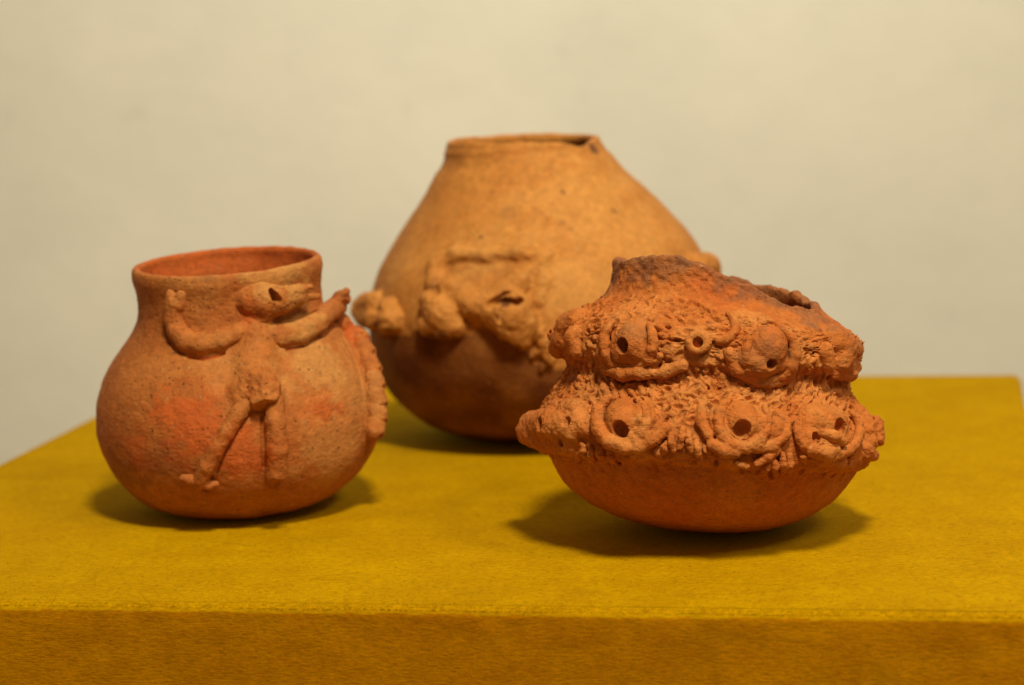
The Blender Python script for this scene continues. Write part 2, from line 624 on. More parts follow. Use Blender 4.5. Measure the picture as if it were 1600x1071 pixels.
for j in range(len(rows) - 1):
    for i in range(nl):
        i2 = (i + 1) % nl
        F.append((j * nl + i, (j + 1) * nl + i, (j + 1) * nl + i2, j * nl + i2))
F.append(tuple(range(nl)))
me = bpy.data.meshes.new("display_plinth")
me.from_pydata(V.tolist(), [], F)
me.update()
bm = bmesh.new()
bm.from_mesh(me)
bmesh.ops.recalc_face_normals(bm, faces=bm.faces)
bm.to_mesh(me)
bm.free()
me.shade_smooth()
max(me.polygons, key=lambda f: len(f.vertices)).use_smooth = False
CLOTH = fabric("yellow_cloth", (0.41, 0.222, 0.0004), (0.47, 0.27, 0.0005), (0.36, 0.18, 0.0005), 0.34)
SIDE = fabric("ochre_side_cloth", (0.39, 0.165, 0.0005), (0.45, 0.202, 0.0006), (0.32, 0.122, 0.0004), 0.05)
me.materials.append(CLOTH)
me.materials.append(SIDE)
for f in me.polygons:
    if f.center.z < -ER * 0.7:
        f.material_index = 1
plinth = bpy.data.objects.new("display_plinth", me)
scene.collection.objects.link(plinth)
# loose nap of the cloth: short fibres on the top and along the front edge
rg = np.random.default_rng(4)
nf = 26000
u, v = rg.random(nf), rg.random(nf) ** 2.2
c0, c1, c2, c3 = (np.array(c) for c in corners)
base = (c0[None] * (1 - u)[:, None] + c1[None] * u[:, None]) * (1 - v)[:, None] + (c3[None] * (1 - u)[:, None] + c2[None] * u[:, None]) * v[:, None]
edge = rg.random(nf) < 0.04
fdir = (c1 - c0) / np.linalg.norm(c1 - c0)
fout = np.array([fdir[1], -fdir[0], 0.0])
base[edge] = c0 + (c1 - c0) * u[edge][:, None] - fout * 0.0012 + np.array([0, 0, -0.0012])
ang = rg.uniform(0, 2 * np.pi, nf)
ln = rg.uniform(0.0008, 0.0022, nf)
d = np.stack([np.cos(ang), np.sin(ang) * 0.6, rg.uniform(0.1, 0.7, nf)], 1)
d[edge] = fdir * np.cos(ang[edge])[:, None] + fout * rg.uniform(0.1, 0.9, edge.sum())[:, None] + np.array([0, 0, 1]) * rg.uniform(-.3, .8, edge.sum())[:, None]
d *= (ln / np.linalg.norm(d, axis=1))[:, None]
sd_ = np.cross(d, rg.normal(size=(nf, 3)))
sd_ *= 0.00006 / np.linalg.norm(sd_, axis=1)[:, None]
base[:, 2] -= 0.0001
Vf = np.stack([base - sd_, base + sd_, base + d * 0.6 + sd_ * .8 + np.array([0, 0, .0001]), base + d], 1).reshape(-1, 3)
fuzz_o = link_mesh("cloth_nap", Vf, np.arange(nf * 4).reshape(-1, 4), CLOTH, plinth)
fuzz_o["kind"] = "stuff"
plinth["label"] = "large square display block covered in mustard yellow cloth under the three pots"
plinth["category"] = "plinth"


def tag(o, label, cat, group=None):
    o["label"], o["category"] = label, cat
    if group:
        o["group"] = group


def patches(pot, spots):
    """stain and painted-shade masks: (px, py, radius, strength) on the pot's wall"""
    c = [(pot.hit(x, y), r, s) for x, y, r, s in spots]

    def f(P):
        n = 0.95 * fbm(P, 26, pot.seed + 41, 4, 0.6)
        out = np.zeros(len(P))
        for p, r, s in c:
            d = np.sqrt(((P - p) ** 2).sum(1)) / r
            out = np.maximum(out, s * (1 - sstep(0.45, 1.15, d + n * 0.5)))
        return out
    return f


# ------------------------------------------------------------------ left pot with the figure
P1 = Pot((387, 790), [(0, 0), (0.6, 60), (3, 95), (12, 132), (25, 157), (42, 178), (83, 207), (115, 217),
                      (143, 220), (174, 217), (207, 206), (239, 188), (263, 170), (284, 154), (299, 145),
                      (315, 141), (335, 140), (355, 142), (368, 145), (375, 146), (379, 144)],
         -1.6, -2.6, 13, "figure_pot", 3)
tag(P1.root, "small round orange pot with upright collar and applied clay figure with raised arms", "pot",
    "old clay pots on the yellow block")
red1 = patches(P1, [(290, 655, 62, 0.66), (385, 705, 48, 0.6), (512, 642, 52, 0.6), (395, 475, 26, 0.7),
                    (215, 700, 40, 0.4), (330, 600, 40, 0.3), (408, 608, 26, 0.6), (585, 590, 36, 1), (592, 640, 36, 1), (562, 545, 34, .9), (590, 672, 30, .9), (545, 512, 24, .7)])
pale1 = patches(P1, [(500, 570, 75, 0.75), (440, 430, 60, 0.8), (470, 520, 50, 0.8), (520, 700, 70, 0.6),
                     (560, 620, 60, 0.45), (350, 570, 50, .35), (300, 440, 50, .25)])
dark1 = patches(P1, [(320, 415, 22, 0.4), (190, 740, 60, 0.35), (366, 400, 14, 0.6), (245, 720, 40, 0.35),
                     (532, 463, 14, .35), (585, 590, 30, .3), (592, 640, 30, .3), (562, 545, 26, .3)])


def tint1(V):
    P = V / P1.s
    r = np.hypot(P[:, 0], P[:, 1])
    inside = (r < P1.R(P[:, 2]) - 7) & (P[:, 2] > 60)
    t = np.stack([red1(P), pale1(P), dark1(P)], 1)
    t[inside, 0] = 0.65
    t[inside, 1] = 0
    t[inside, 2] *= 0.4
    return t


P1.tint = tint1
M1 = clay("orange_clay", (0.38, 0.112, 0.023), (0.46, 0.165, 0.038), (0.50, 0.090, 0.014), (0.51, 0.245, 0.070),
          (0.16, 0.065, 0.03), speck=0.85, bump=0.45)
rows1 = np.concatenate([np.array([0.3, 0.6, 1.2, 2.2]), np.linspace(4, 374, 250), [375.5, 377.5, 379]])


grooves1 = []
for line, dep, wid in [([(376, 536), (360, 546), (340, 555), (316, 560), (292, 557)], 7, 3.0), ([(292, 557), (272, 545), (262, 528), (258, 505)], 3.5, 3),
                       ([(428, 545), (450, 545), (475, 540), (500, 526), (518, 510), (532, 505)], 7, 3.0),
                       ([(386, 648), (370, 672), (352, 704), (338, 738)], 5, 2.4), ([(409, 652), (411, 690), (412, 735)], 5, 2.4),
                       ([(364, 645), (345, 678), (326, 712), (312, 735)], 2.5, 2.5), ([(240, 435), (300, 432), (345, 430)], 1.5, 2.5),
                       ([(536, 525), (553, 556), (563, 590), (569, 625), (572, 660)], 6, 3)]:
    pts = [P1.hit(x, y) for x, y in line]
    grooves1 += [(p, q, dep, wid) for p, q in zip(pts[:-1], pts[1:])]


def pits1(P, T, Z):
    D = 0.3 * noise(P, 16, 93) + 0.2 * noise(P, 5, 94)
    n = noise(P * np.array([0.7, 0.7, 1.5]), 6, 91)
    D = D - 1.0 * sstep(0.62, 0.85, n) * sstep(-0.3, 0.4, noise(P, 50, 92))
    n2 = noise(P * np.array([0.6, 0.6, 1.4]), 3.6, 95)
    D = D - 0.25 * sstep(0.55, 0.8, n2)
    near = P[..., 1] < 0
    Pn = P[near]
    g = np.zeros(len(Pn))
    for p, q, dep, wid in grooves1:
        ab = q - p
        t = np.clip(((Pn - p) @ ab) / (ab @ ab), 0, 1)
        d = np.sqrt(((Pn - p - t[:, None] * ab) ** 2).sum(1))
        g = np.maximum(g, dep * np.exp(-(d / wid) ** 2))
    D[near] -= g
    return D


P1.body(M1, 560, rows1, lip=0.55, disp=pits1, floor=12)

# the clay figure: the torso, then its head and limbs
torso = P1.piece("clay_figure", M1, [
    [(402, 500, -12, 26), (402, 530, -16, 31), (401, 560, -17, 32), (400, 588, -13, 29), (399, 606, -8, 24)],
    [(374, 608, -4, 15), (380, 624, -2, 15)], [(424, 612, -4, 16), (427, 628, -2, 14)]],
    fillet=14, k=10, rough=0.5, h=1.4)
dn = lambda *v: np.array(v) / np.linalg.norm(v)
P1.piece("broken_knob", M1, [[(402, 602, 4, 25), (408, 613, 18, 24), (408, 624, 22, 19), (404, 634, 16, 14)],
                             [(384, 606, 0, 17), (384, 620, 2, 14)], [(424, 600, 0, 14), (427, 618, 1, 13)]],
    holes=[[(394, 640, 40, 7), (404, 646, 16, 6)]], fillet=8, k=8, rough=0.9, h=1.3, parent=torso,
    cut=[(P1.hit(420, 600, 34), dn(0.55, -0.75, 0.35)), (P1.hit(396, 602, 30), dn(-0.45, -0.8, 0.4)),
         (P1.hit(410, 634, 32), dn(0.2, -0.6, -0.78))])
P1.piece("head", M1, [
    [(394, 471, -2, 22), (410, 469, 7, 23), (428, 465, 14, 18), (450, 462, 20, 11), (475, 461, 25, 4.5)],
    [(440, 450, 18, 9), (452, 446, 22, 7), (466, 442, 25, 4)],
    [(412, 486, 8, 15), (434, 477, 15, 10), (452, 468, 20, 7)],
    [(404, 494, -5, 21), (405, 508, -8, 22)]],
    holes=[[(415, 450, 80, 5), (415, 450, 14, 5)], [(417, 455, 80, 7), (417, 456, 8, 7)], [(420, 461, 80, 6), (420, 462, 8, 6)],
           [(482, 450, 36, 3.2), (456, 452, 36, 1.8)], [(474, 450, 27, 2.6), (458, 452, 27, 1.6)]], h=1.2, fillet=9, k=8, rough=0.55, parent=torso)
P1.piece("arm", M1, [
    [(388, 512, -4, 16), (368, 523, 1, 14), (345, 533, 2, 15), (316, 539, 2, 16), (293, 534, 2, 16),
     (278, 518, 2, 15), (273, 500, 2, 14), (273, 482, 2, 14), (276, 474, 2, 14)],
    [(269, 474, 2, 11), (268, 460, 1, 8)], [(281, 474, 2, 11), (284, 461, 1, 8)]],
    holes=[[(276, 450, 12, 2.2), (276, 468, 15, 1.2)], [(266, 452, 12, 1.4), (267, 464, 12, 1.0)], [(287, 454, 12, 1.4), (285, 466, 12, 1.0)]],
    h=1.3, fillet=3, k=4, rough=0.45, parent=torso)
P1.piece("arm", M1, [
    [(412, 522, -5, 18), (440, 525, 2, 16), (468, 519, 5, 16), (492, 505, 8, 16), (512, 489, 10, 16),
     (526, 480, 14, 16)],
    [(436, 532, 3, 12), (470, 529, 6, 10), (495, 515, 8, 10)]],
    h=1.3, fillet=3, k=4, rough=0.45, parent=torso)
hand = P1.piece("hand", M1, [[(521, 474, 22, 9), (531, 465, 25, 10), (541, 455, 26, 6)], [(526, 478, 20, 10), (541, 468, 22, 8)]],
                h=1.2, k=4, depth=60, rough=1.1, parent=torso)
P1.piece("leg", M1, [
    [(388, 630, 5, 12), (372, 648, 5, 12), (354, 676, 5, 12), (338, 701, 5, 12), (325, 726, 5, 12), (315, 747, 5, 11)],
    [(312, 750, 5, 8), (300, 747, 6, 7), (288, 744, 5, 5.5)], [(314, 752, 5, 8), (327, 755, 6, 6.5), (338, 754, 5, 5.5)],
    [(311, 752, 5, 7), (310, 763, 5, 6), (322, 767, 4, 5)]],
    h=1.2, fillet=1.5, k=4, rough=0.5, parent=torso)
P1.piece("leg", M1, [
    [(426, 632, 9, 14), (428, 660, 10, 15), (430, 700, 11, 16), (429, 736, 11, 16)], [(428, 742, 4, 14), (427, 756, -2, 13)]],
    h=1.3, fillet=1.5, k=4, rough=0.5, parent=torso,
    cut=[(P1.hit(429, 743, 10), np.array([0.0, -0.12, -0.99]))])
P1.piece("leg_stump", M1, [[(428, 738, -4, 15), (427, 756, -7, 15)]], h=1.3, fillet=3, rough=1.2, parent=torso)

# ridge of pressed scales on the right flank
cr = [(534, 496), (550, 518), (563, 540), (573, 563), (581, 586), (586, 610), (589, 634), (589, 657), (584, 676)]
crest = P1.piece("crest", M1, [[(x - 8, y, 0, 11) for x, y in cr]], h=1.3, fillet=5, rough=0.9, depth=8)
for i in range(len(cr) - 1):
    (x0, y0), (x1, y1) = cr[i], cr[i + 1]
    a, b_ = P1.hit(x0 - 9, y0 - 2, 8), P1.hit(x1 - 8, y1 - 4, 12)
    c_ = (a + b_) / 2
    u = (b_ - a) / np.linalg.norm(b_ - a)
    nb = P1.normal(b_)
    e_ = b_ + u * 7
    P1.sculpt("scale", M1, [[(a, 11), (c_, 13), (b_, 13.5)], [(c_ - nb * 5, 13), (b_ - nb * 5, 13)]],
              [[(e_ + nb * 0, 2.6), (e_ + nb * 22, 7.5)]], h=1.2, k=6, rough=0.6, depth=8, parent=crest)

# ------------------------------------------------------------------ right pot with the two tiers of bosses
P2 = Pot((1090, 837), [(0, 0), (1.0, 55), (5, 92), (16, 136), (32, 172), (58, 207), (85, 228), (100, 236), (110, 241),
                       (116, 252), (130, 261), (150, 263), (168, 259), (184, 251), (200, 241), (216, 231),
                       (232, 223), (246, 219), (256, 223), (265, 231), (278, 237), (296, 237), (311, 229),
                       (325, 212), (336, 194), (346, 179), (355, 169), (364, 163), (378, 159), (402, 156), (436, 152)],
         5.5, 8.0, 15, "tiered_pot", 11, smooth=8)
tag(P2.root, "squat rough terracotta pot with broken rim and two tiers of pierced eye-like bosses", "pot",
    "old clay pots on the yellow block")
soot2 = patches(P2, [(960, 415, 34, 0.85), (1010, 405, 40, 0.7), (950, 450, 26, 0.7), (1060, 408, 30, 0.5),
                     (990, 528, 30, 0.35), (1200, 540, 32, 0.5), (1320, 530, 34, 0.35), (880, 505, 30, 0.45),
                     (870, 540, 24, 0.4), (972, 650, 26, 0.35), (1150, 650, 26, 0.3), (1185, 575, 40, .3), (1120, 650, 20, .25)])
pale2 = patches(P2, [(1000, 690, 40, .5), (1160, 690, 45, .5), (1290, 690, 40, .5), (940, 560, 40, .45), (1095, 540, 45, .5), (1250, 540, 40, .45), (1180, 620, 50, .5), (1170, 500, 36, 0.6), (1070, 600, 70, 0.5), (920, 620, 60, 0.45), (1280, 620, 60, 0.35),
                     (1000, 490, 60, 0.4), (900, 670, 50, .35), (1080, 690, 40, .35)])
red2 = patches(P2, [(1040, 785, 80, 0.45), (960, 770, 60, 0.3), (1230, 780, 70, 0.4), (1130, 450, 60, 0.45),
                    (1290, 500, 50, 0.4)])


def tint2(V):
    P = V / P2.s
    r = np.hypot(P[:, 0], P[:, 1])
    t = np.stack([red2(P), pale2(P), soot2(P)], 1)
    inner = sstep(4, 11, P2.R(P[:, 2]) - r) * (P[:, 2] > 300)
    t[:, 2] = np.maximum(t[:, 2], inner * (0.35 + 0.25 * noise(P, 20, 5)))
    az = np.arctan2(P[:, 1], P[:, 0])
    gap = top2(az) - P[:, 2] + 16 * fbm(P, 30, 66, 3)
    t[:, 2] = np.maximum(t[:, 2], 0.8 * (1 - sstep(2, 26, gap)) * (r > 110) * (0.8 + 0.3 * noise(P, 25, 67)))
    return np.clip(t, 0, 1)


P2.tint = tint2
M2 = clay("rough_red_clay", (0.44, 0.124, 0.022), (0.52, 0.170, 0.033), (0.45, 0.095, 0.015), (0.58, 0.25, 0.068),
          (0.19, 0.085, 0.042), speck=0.5, bump=0.5, grit=1.0)


def top2(th):
    c = np.stack([np.cos(th) * 150, np.sin(th) * 150, np.zeros_like(th)], -1)
    base = 392 - 17 * np.cos(th) + 10 * np.sin(th)
    t = (th + np.pi) % (2 * np.pi) - np.pi
    base = base + 24 * np.exp(-((t + 2.0) / 0.6) ** 2) - 26 * np.exp(-((t + 0.80) / 0.48) ** 2) - 15 * np.exp(-(t / 0.45) ** 2)
    return np.clip(base + 6 * noise(c, 45, 61) + 4.5 * noise(c, 16, 62) + 2.5 * noise(c, 7, 63), 330, 434)


def carve2(P, T, Z):
    rng = np.random.default_rng(5)
    D = np.zeros(Z.shape)
    th0 = T[0]
    order = np.argsort(th0)
    ths = th0[order]
    zcol = Z[:, 0]
    # broad lumpiness of the worked zones
    zone = sstep(100, 122, Z) * (1 - sstep(340, 362, Z))
    D += zone * (2.6 * noise(P, 24, 71) + 1.3 * noise(P, 12, 72) + 0.4 * noise(P, 5, 73))
    D += (1 - zone) * (0.5 * noise(P, 12, 74) + 0.4 * noise(P, 5, 75))
    D += sstep(345, 372, Z) * (2.2 * noise(P, 20, 80) + 1.4 * noise(P, 8, 81))
    # ragged overhanging edges
    D += 5 * np.exp(-((Z - 262 - 5 * noise(P, 30, 76)) / 9) ** 2) * (noise(P, 14, 77) + 0.3)
    D += 4 * np.exp(-((Z - 118 - 4 * noise(P, 30, 78)) / 8) ** 2) * (noise(P, 13, 79) + 0.2)

    arc_s = np.cumsum(np.concatenate([[0], np.hypot(np.diff(P2.zz), np.diff(P2.rr))]))
    scol = np.interp(zcol, P2.zz, arc_s)

    def dents(z0, z1, la, lz, depth, gap, tilt, ridge=0.25):
        s0, s1 = np.interp([z0, z1], P2.zz, arc_s)
        r = float(P2.R((z0 + z1) / 2))
        pts = np.zeros((0, 2))
        for _ in range(int((s1 - s0) * 2 * np.pi * r / (gap * gap) * 6)):
            q = np.array([rng.uniform(-np.pi, np.pi) * r, rng.uniform(s0, s1)])
            if len(pts):
                dd = pts - q
                if (np.hypot(dd[:, 0] / la * max(la, lz), dd[:, 1] / lz * max(la, lz)) if False else np.hypot(dd[:, 0], dd[:, 1] * la / lz * 0.75 if la > lz else dd[:, 1] * 0.5)).min() < gap:
                    continue
            pts = np.vstack([pts, q])
        for X0, zc in pts:
            a = X0 / r
            ang = tilt + rng.normal(0, 0.4)
            u, w = la * rng.uniform(0.6, 1.3), lz * rng.uniform(0.75, 1.3)
            dp = depth * rng.uniform(0.5, 1.2)
            ext = max(u, w) * 2.2
            rowi = np.nonzero(np.abs(scol - zc) < ext)[0]
            d = (th0 - a + np.pi) % (2 * np.pi) - np.pi
            cols = np.nonzero(np.abs(d) * r < ext)[0]
            if not len(rowi) or not len(cols):
                continue
            X = (d[cols] * r)[None]
            Y = (scol[rowi] - zc)[:, None]
            ca, sa = math.cos(ang), math.sin(ang)
            q = ((X * ca + Y * sa) / u) ** 2 + ((-X * sa + Y * ca) / w) ** 2
            D[np.ix_(rowi, cols)] += -dp * np.exp(-q ** 1.15) + dp * ridge * np.exp(-((np.sqrt(q) - 1.5) / 0.4) ** 2)
    dents(288, 346, 7.5, 3.4, 6.5, 14.5, 0.15, 0.4)
    dents(172, 228, 7.0, 3.4, 6.5, 14.5, 0.45, 0.4)
    dents(226, 258, 3.6, 9.0, 6.0, 13, 0.05, 0.4)
    dents(104, 126, 3.6, 7.0, 6.0, 22, 0.0)
    dents(262, 292, 5.5, 3.2, 4.5, 18, 0.2)
    return D


rows2 = np.concatenate([np.array([0.4, 0.9, 2, 4]), np.linspace(6, 92, 42), np.linspace(93.5, 362, 208),
                        np.linspace(364, 436, 50)])
P2.body(M2, 900, rows2, top=top2, lip=0.35, disp=carve2, floor=16, front=0.5)


def boss(chains, holes=(), name="eye_boss", **kw):
    a = dict(h=1.35, k=5.0, rough=0.6, depth=10, fillet=4)
    a.update(kw)
    if name == "coil":
        chains = [[(x, y, o, r * 1.2) for x, y, o, r in ch] for ch in chains]
    chains = [[(x, y, o - (13 if r >= 24 else 10 if r >= 18 else 4 if r >= 13 else 1), r) for x, y, o, r in ch] for ch in chains]
    return P2.piece(name, M2, chains, holes, **a)


def arc(cx, cy, rx, ry, a0, a1, off, r0, r1, n=9):
    out = []
    for i in range(n):
        t = i / (n - 1)
        a = math.radians(a0 + (a1 - a0) * t)
        out.append((cx + rx * math.cos(a), cy + ry * math.sin(a), off, r0 + (r1 - r0) * math.sin(math.pi * t)))
    return out


def pierce(x, y, r, dx=0, dy=4, top=60, bottom=2):
    r = r * 1.3
    return [(x - dx, y - dy * 0.3, top, r), (x, y, bottom + 1, r * 0.95), (x + dx * .2, y + dy * .2, bottom - 7, r * 0.6)]


# upper tier
b = boss([[(992, 530, 4, 30)], [(990, 536, 14, 26)], [(975, 548, 8, 22), (1005, 552, 6, 22)]],
         [pierce(984, 541, 9.5, top=80, bottom=12)])
boss([arc(988, 534, 37, 33, -35, 225, 12, 4.5, 7.5, 15), arc(990, 540, 47, 38, 215, 20, 8, 4, 7)], name="coil", parent=b)
boss([[(946, 548, 6, 7), (957, 574, 10, 9), (980, 590, 15, 9), (1008, 588, 17, 9), (1042, 577, 12, 8.5), (1068, 566, 8, 7.5)]], [pierce(1028, 562, 7, top=30, bottom=0)], name="coil", parent=b)
boss([arc(1091, 536, 13, 11, 0, 360, 7, 5.5, 5.5, 13), arc(1127, 512, 22, 20, -60, 120, 4, 5, 6)],
     [pierce(1091, 536, 6, top=30, bottom=-2)], name="pierced_ring")
b = boss([[(1201, 540, 8, 30)], [(1202, 546, 16, 25)], [(1168, 560, 8, 20), (1190, 566, 12, 22), (1215, 566, 8, 18)]],
         [pierce(1198, 561, 6.5, top=80, bottom=18)])
boss([arc(1200, 550, 37, 35, -70, 210, 11, 4.5, 7.5, 15), arc(1198, 562, 40, 38, 190, -10, 7, 4, 7, 11),
      [(1140, 552, 4, 8), (1150, 572, 8, 9), (1164, 582, 8, 7)]], name="coil", parent=b)
boss([[(1305, 528, 4, 24), (1322, 543, 4, 26)], [(1318, 562, 4, 25), (1322, 572, 3, 20)], [(1332, 545, 3, 17)],
      [(1302, 582, 4, 9), (1325, 581, 7, 10), (1336, 572, 4, 8)], [(1288, 548, 4, 14), (1292, 568, 4, 12)]],
     [pierce(1308, 514, 4.5, top=40, bottom=6), pierce(1339, 541, 5, top=40, bottom=8), [(1300, 572, 24, 3), (1322, 566, 30, 3), (1344, 566, 20, 3)]], name="eye_boss")
boss([[(902, 498, 4, 22), (886, 505, 4, 25)], [(876, 530, 3, 20), (873, 545, 3, 17)], [(898, 530, 5, 22), (905, 548, 5, 14)],
      [(868, 524, 2, 13)]],
     [[(860, 520, 20, 2.5), (880, 516, 24, 2.5), (892, 500, 26, 2)], pierce(905, 508, 4, top=30, bottom=14),
      pierce(893, 522, 4, top=40, bottom=16), pierce(908, 528, 4, top=40, bottom=14), [(880, 550, 26, 2.4), (892, 536, 26, 2.4)]], name="eye_boss")
# lower tier
b = boss([[(835, 668, 4, 26), (865, 664, 8, 28), (896, 670, 8, 26)], [(826, 676, 3, 20), (850, 690, 5, 20), (890, 694, 5, 20)],
          [(905, 660, 8, 20), (918, 672, 3, 14)], [(870, 640, 4, 20), (905, 640, 3, 16)]],
         [pierce(862, 666, 9, top=70, bottom=8), pierce(899, 664, 6.5, top=70, bottom=16), pierce(887, 690, 6, top=70, bottom=12),
          pierce(829, 675, 7, top=60, bottom=10), pierce(845, 640, 3, top=60, bottom=22), pierce(858, 630, 3, top=60, bottom=18), pierce(880, 636, 3, top=60, bottom=18)], rough=0.9)
boss([[(812, 668, 2, 5), (816, 684, 3, 6), (832, 690, 5, 5)]], name="lump", parent=b)
b = boss([[(974, 652, 6, 32)], [(976, 662, 14, 27)], [(1000, 640, 6, 22), (1004, 655, 8, 22)], [(960, 678, 5, 16), (1005, 684, 4, 16)]],
         [pierce(978, 675, 10, top=80, bottom=10), pierce(1002, 633, 6.5, top=60, bottom=12), pierce(1008, 692, 6, top=50, bottom=6)])
boss([[(950, 632, 8, 6), (940, 650, 12, 8), (945, 672, 16, 9), (962, 688, 19, 9), (985, 697, 20, 8), (1006, 697, 16, 7), (1024, 686, 12, 8),
       (1040, 672, 6, 8)],
      arc(977, 659, 37, 35, -50, 240, 14, 4.5, 7.5, 15)], [[(930, 655, 40, 2), (934, 640, 30, 2)]], name="coil", parent=b)
b = boss([[(1156, 655, 8, 30)], [(1160, 666, 16, 25)], [(1190, 668, 8, 26), (1205, 672, 8, 24)], [(1120, 660, 5, 20), (1128, 676, 6, 18)],
          [(1170, 690, 6, 18), (1200, 694, 4, 14)]],
         [pierce(1155, 676, 10, top=80, bottom=12), [(1112, 690, 30, 3), (1128, 692, 22, 4), (1146, 698, 22, 3.5)]])
boss([[(1097, 640, 4, 6), (1096, 662, 9, 7), (1106, 682, 11, 6)],
      arc(1158, 662, 37, 36, -30, 235, 15, 4.5, 7.5, 15), [(1180, 700, 13, 6), (1202, 696, 12, 7), (1222, 682, 9, 7), (1226, 662, 6, 6), (1212, 646, 4, 5)],
      [(1112, 694, 14, 7), (1130, 702, 18, 8), (1146, 706, 17, 6)],
      [(1150, 720, 10, 5), (1165, 722, 12, 4)], [(1180, 720, 10, 5), (1196, 712, 10, 6), (1212, 704, 8, 5)]], name="coil", parent=b)
b = boss([[(1270, 660, 6, 30), (1300, 662, 6, 30)], [(1262, 688, 4, 22), (1290, 692, 6, 24), (1318, 684, 3, 20)],
          [(1290, 712, 3, 18), (1310, 722, 2, 15)]],
         [pierce(1300, 674, 10, dx=3, top=80, bottom=8), [(1296, 673, 40, 7), (1308, 673, 40, 7)],
          pierce(1266, 687, 7, top=60, bottom=8), [(1264, 686, 34, 4), (1284, 692, 28, 3)]])
boss([arc(1288, 674, 47, 36, -40, 205, 10, 4, 7, 17), [(1274, 680, 16, 6), (1288, 686, 20, 7), (1304, 692, 17, 6)],
      [(1262, 700, 14, 7), (1280, 706, 16, 8), (1296, 702, 14, 6)], [(1244, 672, 8, 6), (1250, 690, 10, 6)]], name="coil", parent=b)
boss([[(1344, 650, 4, 20), (1352, 668, 4, 22), (1358, 688, 3, 20)], [(1366, 664, 2, 15), (1370, 686, 2, 13)],
      [(1350, 704, 4, 14), (1362, 712, 3, 9)]],
     [[(1334, 660, 20, 2.5), (1350, 664, 30, 2.5), (1362, 655, 26, 2)], [(1346, 650, 30, 1.6), (1358, 640, 24, 1.6)]], rough=1.2)
# frayed strips hanging between the bosses
for x, y, L, off in [(1052, 690, 20, 8), (1066, 684, 26, 10), (1078, 690, 24, 9), (1090, 700, 20, 7), (1104, 702, 14, 4), (1040, 700, 12, 5),
                     (1030, 706, 12, 2), (1196, 726, 16, 6), (1208, 724, 20, 8), (1220, 722, 24, 9), (1231, 722, 22, 7),
                     (915, 702, 14, 6), (926, 708, 18, 5), (940, 706, 14, 3), (955, 712, 14, 2), (1253, 712, 14, 3), (1328, 706, 16, 4), (905, 712, 14, 4)]:
    j = (x * 7919 % 13) - 6
    boss([[(x - j * .4, y - L * .5, off - 2, 5), (x, y, off + 2, 6), (x + j * .5, y + L * .5, off, 5)]], name="clay_strip", rough=1.3, h=1.4, k=2)
centres = [(990, 534), (1200, 548), (1320, 545), (885, 515), (865, 668), (977, 662), (1160, 664), (1290, 676), (1360, 680), (1091, 536), (1205, 680)]
rs = random.Random(21)
made = []
while len(made) < 78:
    low = len(made) % 2
    x, y = (rs.uniform(880, 1325), rs.uniform(588, 650)) if low else (rs.uniform(905, 1280), rs.uniform(482, 572))
    if min(math.hypot(x - cx, y - cy) for cx, cy in centres) < 42 or any(math.hypot(x - p, (y - q) * 1.3) < 13 for p, q in made):
        continue
    if P2.hit(x, y)[2] > 330 or not np.isfinite(P2.hit(x, y)).all():
        continue
    made.append((x, y))
    ang = rs.gauss(1.25 if x < 1090 else 1.9, 0.45) if low else rs.gauss(0.15, 0.4)
    L = rs.uniform(6, 12)
    dx, dy = math.cos(ang) * L, math.sin(ang) * L
    boss([[(x - dx, y - dy, -1.5, 3.0), (x, y, 1.5, 4.2), (x + dx, y + dy, -1.5, 3.2)]], name="clay_strand", rough=1.0, h=1.3, k=2, fillet=2)
# torn teeth along the underside of the upper tier and the top of the lower one
rng = random.Random(8)
for x, y in [(899, 566), (908, 571), (917, 573), (926, 570), (1052, 580), (1064, 584), (1076, 578), (1090, 574), (1104, 578), (1118, 582),
             (1130, 590), (1016, 598), (1002, 606), (1032, 594), (1252, 566), (1264, 572), (1277, 570), (1240, 578), (960, 604), (943, 606), (1145, 600)]:
    L = rng.uniform(12, 20)
    j = rng.uniform(-4, 4)
    boss([[(x, y - L * .6, 0, 4.6), (x + j * .4, y, 2.5, 5.4), (x + j, y + L * .6, -1, 4.6)]], name="clay_tooth", rough=1.2, h=1.4, k=2)

# ------------------------------------------------------------------ large pot behind
P3 = Pot((868, 677), [(0, 0), (1.0, 60), (5, 105), (16, 150), (36, 192), (66, 226), (100, 250), (140, 265), (180, 270),
                      (215, 268), (245, 260), (283, 243), (328, 208), (360, 182), (385, 161), (408, 144), (424, 133),
                      (434, 125), (444, 119), (454, 115), (462, 114)],
         -4.6, 0.2, 12, "large_pot", 23)
tag(P3.root, "large pale orange jar with narrow mouth and lugs round its belly, behind the others", "jar",
    "old clay pots on the yellow block")
red3 = patches(P3, [(738, 424, 30, 0.55), (780, 418, 28, .5), (710, 418, 20, .4), (715, 256, 30, 0.4), (790, 425, 40, .35)])
pale3 = patches(P3, [(940, 340, 130, 0.5), (880, 450, 70, 0.5), (760, 395, 60, 0.5), (620, 420, 50, .3)])
dark3 = patches(P3, [(796, 470, 15, .7), (681, 448, 13, .6), (928, 232, 11, 0.9), (753, 371, 5, 0.8), (855, 345, 7, .5), (878, 352, 9, .4), (880, 300, 5, .6), (892, 360, 5, .5), (770, 300, 5, .4), (960, 330, 5, .5), (690, 262, 10, 0.4), (795, 335, 12, .3), (910, 222, 10, .5), (600, 560, 40, .25)])  # first two spots paint the shade of depth into the lug openings


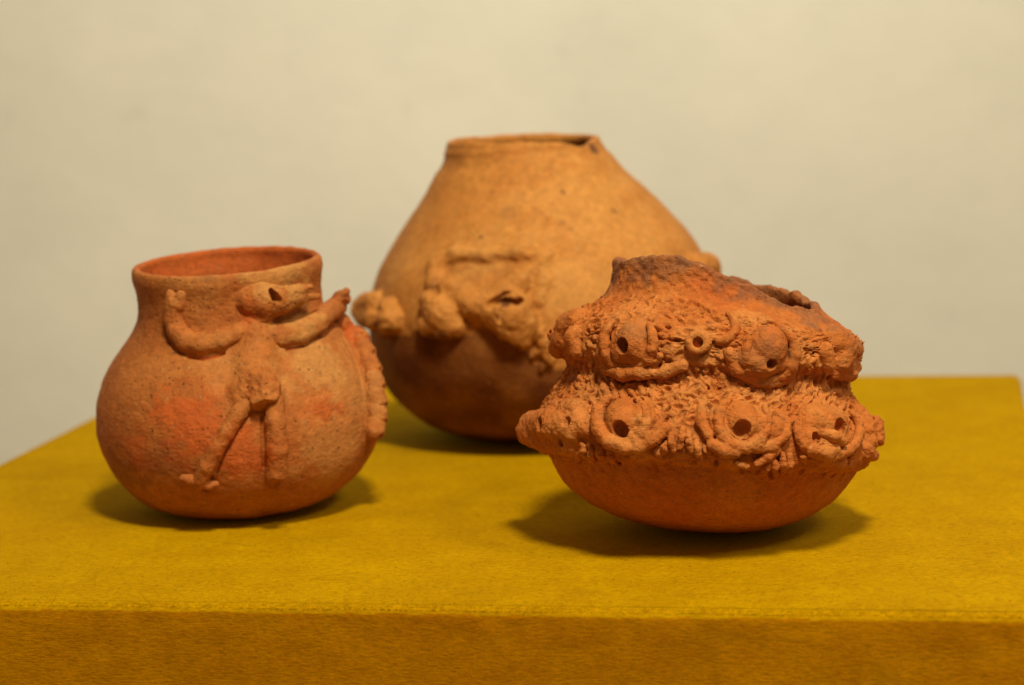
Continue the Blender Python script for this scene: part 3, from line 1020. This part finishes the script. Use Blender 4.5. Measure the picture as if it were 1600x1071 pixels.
def tint3(V):
    P = V / P3.s
    x = P[:, 0]
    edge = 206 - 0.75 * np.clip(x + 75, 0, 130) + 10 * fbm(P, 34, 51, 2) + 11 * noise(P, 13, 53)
    low = 0.97 * (1 - sstep(-7, 7, P[:, 2] - edge)) * (0.85 + 0.25 * noise(P, 40, 55))  # shade below the lugs, put into the colour as dark red
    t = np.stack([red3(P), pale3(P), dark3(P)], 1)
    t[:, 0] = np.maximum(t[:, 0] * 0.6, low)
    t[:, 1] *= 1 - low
    return np.clip(t, 0, 1)


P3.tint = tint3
M3 = clay("pale_orange_clay", (0.46, 0.183, 0.036), (0.54, 0.235, 0.051), (0.115, 0.024, 0.003), (0.60, 0.30, 0.078),  # third colour, the dark red, also paints the shade on the lower half
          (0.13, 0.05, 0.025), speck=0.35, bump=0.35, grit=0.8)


def top3(th):
    c = np.stack([np.cos(th) * 118, np.sin(th) * 118, np.zeros_like(th)], -1)
    return 453 - 9 * np.cos(th) + 3 * noise(c, 70, 31) + 1.5 * noise(c, 24, 32) - 8 * np.exp(-((th + 0.75) / 0.35) ** 2)


rows3 = np.concatenate([np.array([0.4, 1.0, 2, 4]), np.linspace(6, 462, 230)])
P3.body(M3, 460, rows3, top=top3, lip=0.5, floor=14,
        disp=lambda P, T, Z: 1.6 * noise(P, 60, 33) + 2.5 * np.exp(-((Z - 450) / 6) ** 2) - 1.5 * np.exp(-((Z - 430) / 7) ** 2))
# middle lug: two hollow bosses under a torn strap
lug = P3.piece("lug", M3, [
    [(684, 472, 2, 26), (698, 492, 6, 27), (712, 508, 2, 20)],
    [(778, 486, 2, 28), (802, 492, 8, 32), (818, 506, 4, 24)],
    [(705, 452, 0, 20), (745, 478, 6, 20), (785, 462, 2, 20), (812, 440, 0, 18)],
    [(798, 518, 12, 18), (816, 530, 6, 15)], [(674, 508, 4, 18), (700, 516, 8, 15)]],
    holes=[[(770, 484, 44, 9), (796, 474, 46, 15), (820, 480, 44, 9)], [(776, 482, 26, 9), (796, 474, 16, 14), (814, 478, 26, 9)],
           [(797, 480, 52, 6), (790, 500, 52, 6)], [(797, 480, 34, 6), (790, 500, 34, 6)],
           [(664, 456, 34, 10), (680, 446, 36, 12), (697, 462, 40, 9)], [(668, 454, 18, 9), (680, 448, 16, 11), (694, 462, 24, 8)]],
    h=1.8, fillet=9, k=8, rough=0.8, depth=9)
P3.piece("strap", M3, [
    [(682, 410, 0, 14), (715, 398, 1, 11), (760, 401, 1, 10), (810, 397, 1, 11), (852, 400, 0, 11)],
    [(680, 420, -2, 14), (676, 445, -2, 13)], [(850, 410, -4, 12), (850, 440, -4, 11), (842, 470, -4, 11)],
    [(800, 436, -3, 10), (835, 416, -3, 9)]],
    h=1.8, fillet=8, k=8, rough=0.8, depth=9, parent=lug)
# ragged fringe of torn clay beside the middle lug
P3.piece("torn_edge", M3, [[(838, 505, 2, 10), (850, 535, 2, 10), (858, 560, 1, 9)], [(850, 545, 3, 6), (832, 556, 2, 4)],
                           [(856, 562, 3, 6), (846, 576, 2, 4)], [(846, 520, 3, 6), (828, 530, 3, 4)]],
         h=2.0, fillet=5, k=5, rough=1.4, depth=8)
# left lug, half past the outline
lug = P3.piece("lug", M3, [[(590, 474, 3, 18), (574, 477, 3, 18), (565, 483, 2, 16)], [(570, 496, 2, 16), (590, 498, 4, 18)],
                           [(566, 488, 1, 13)]],
               holes=[[(572, 480, 70, 6), (572, 481, 30, 7), (574, 482, 14, 5)]], h=2.0, fillet=7, k=8, rough=1.3, depth=9)
P3.piece("boss", M3, [[(612, 482, 4, 18), (618, 500, 7, 19), (610, 513, 5, 16)]],
         holes=[[(612, 486, 70, 5), (612, 488, 24, 6)]], h=2.0, fillet=7, k=8, rough=1.2, depth=9, parent=lug)
# right lug
P3.piece("lug", M3, [[(1084, 418, 4, 20), (1102, 418, 2, 20), (1106, 424, 2, 19)], [(1090, 440, 3, 20)]],
         h=2.0, fillet=7, k=8, rough=1.2, depth=9)
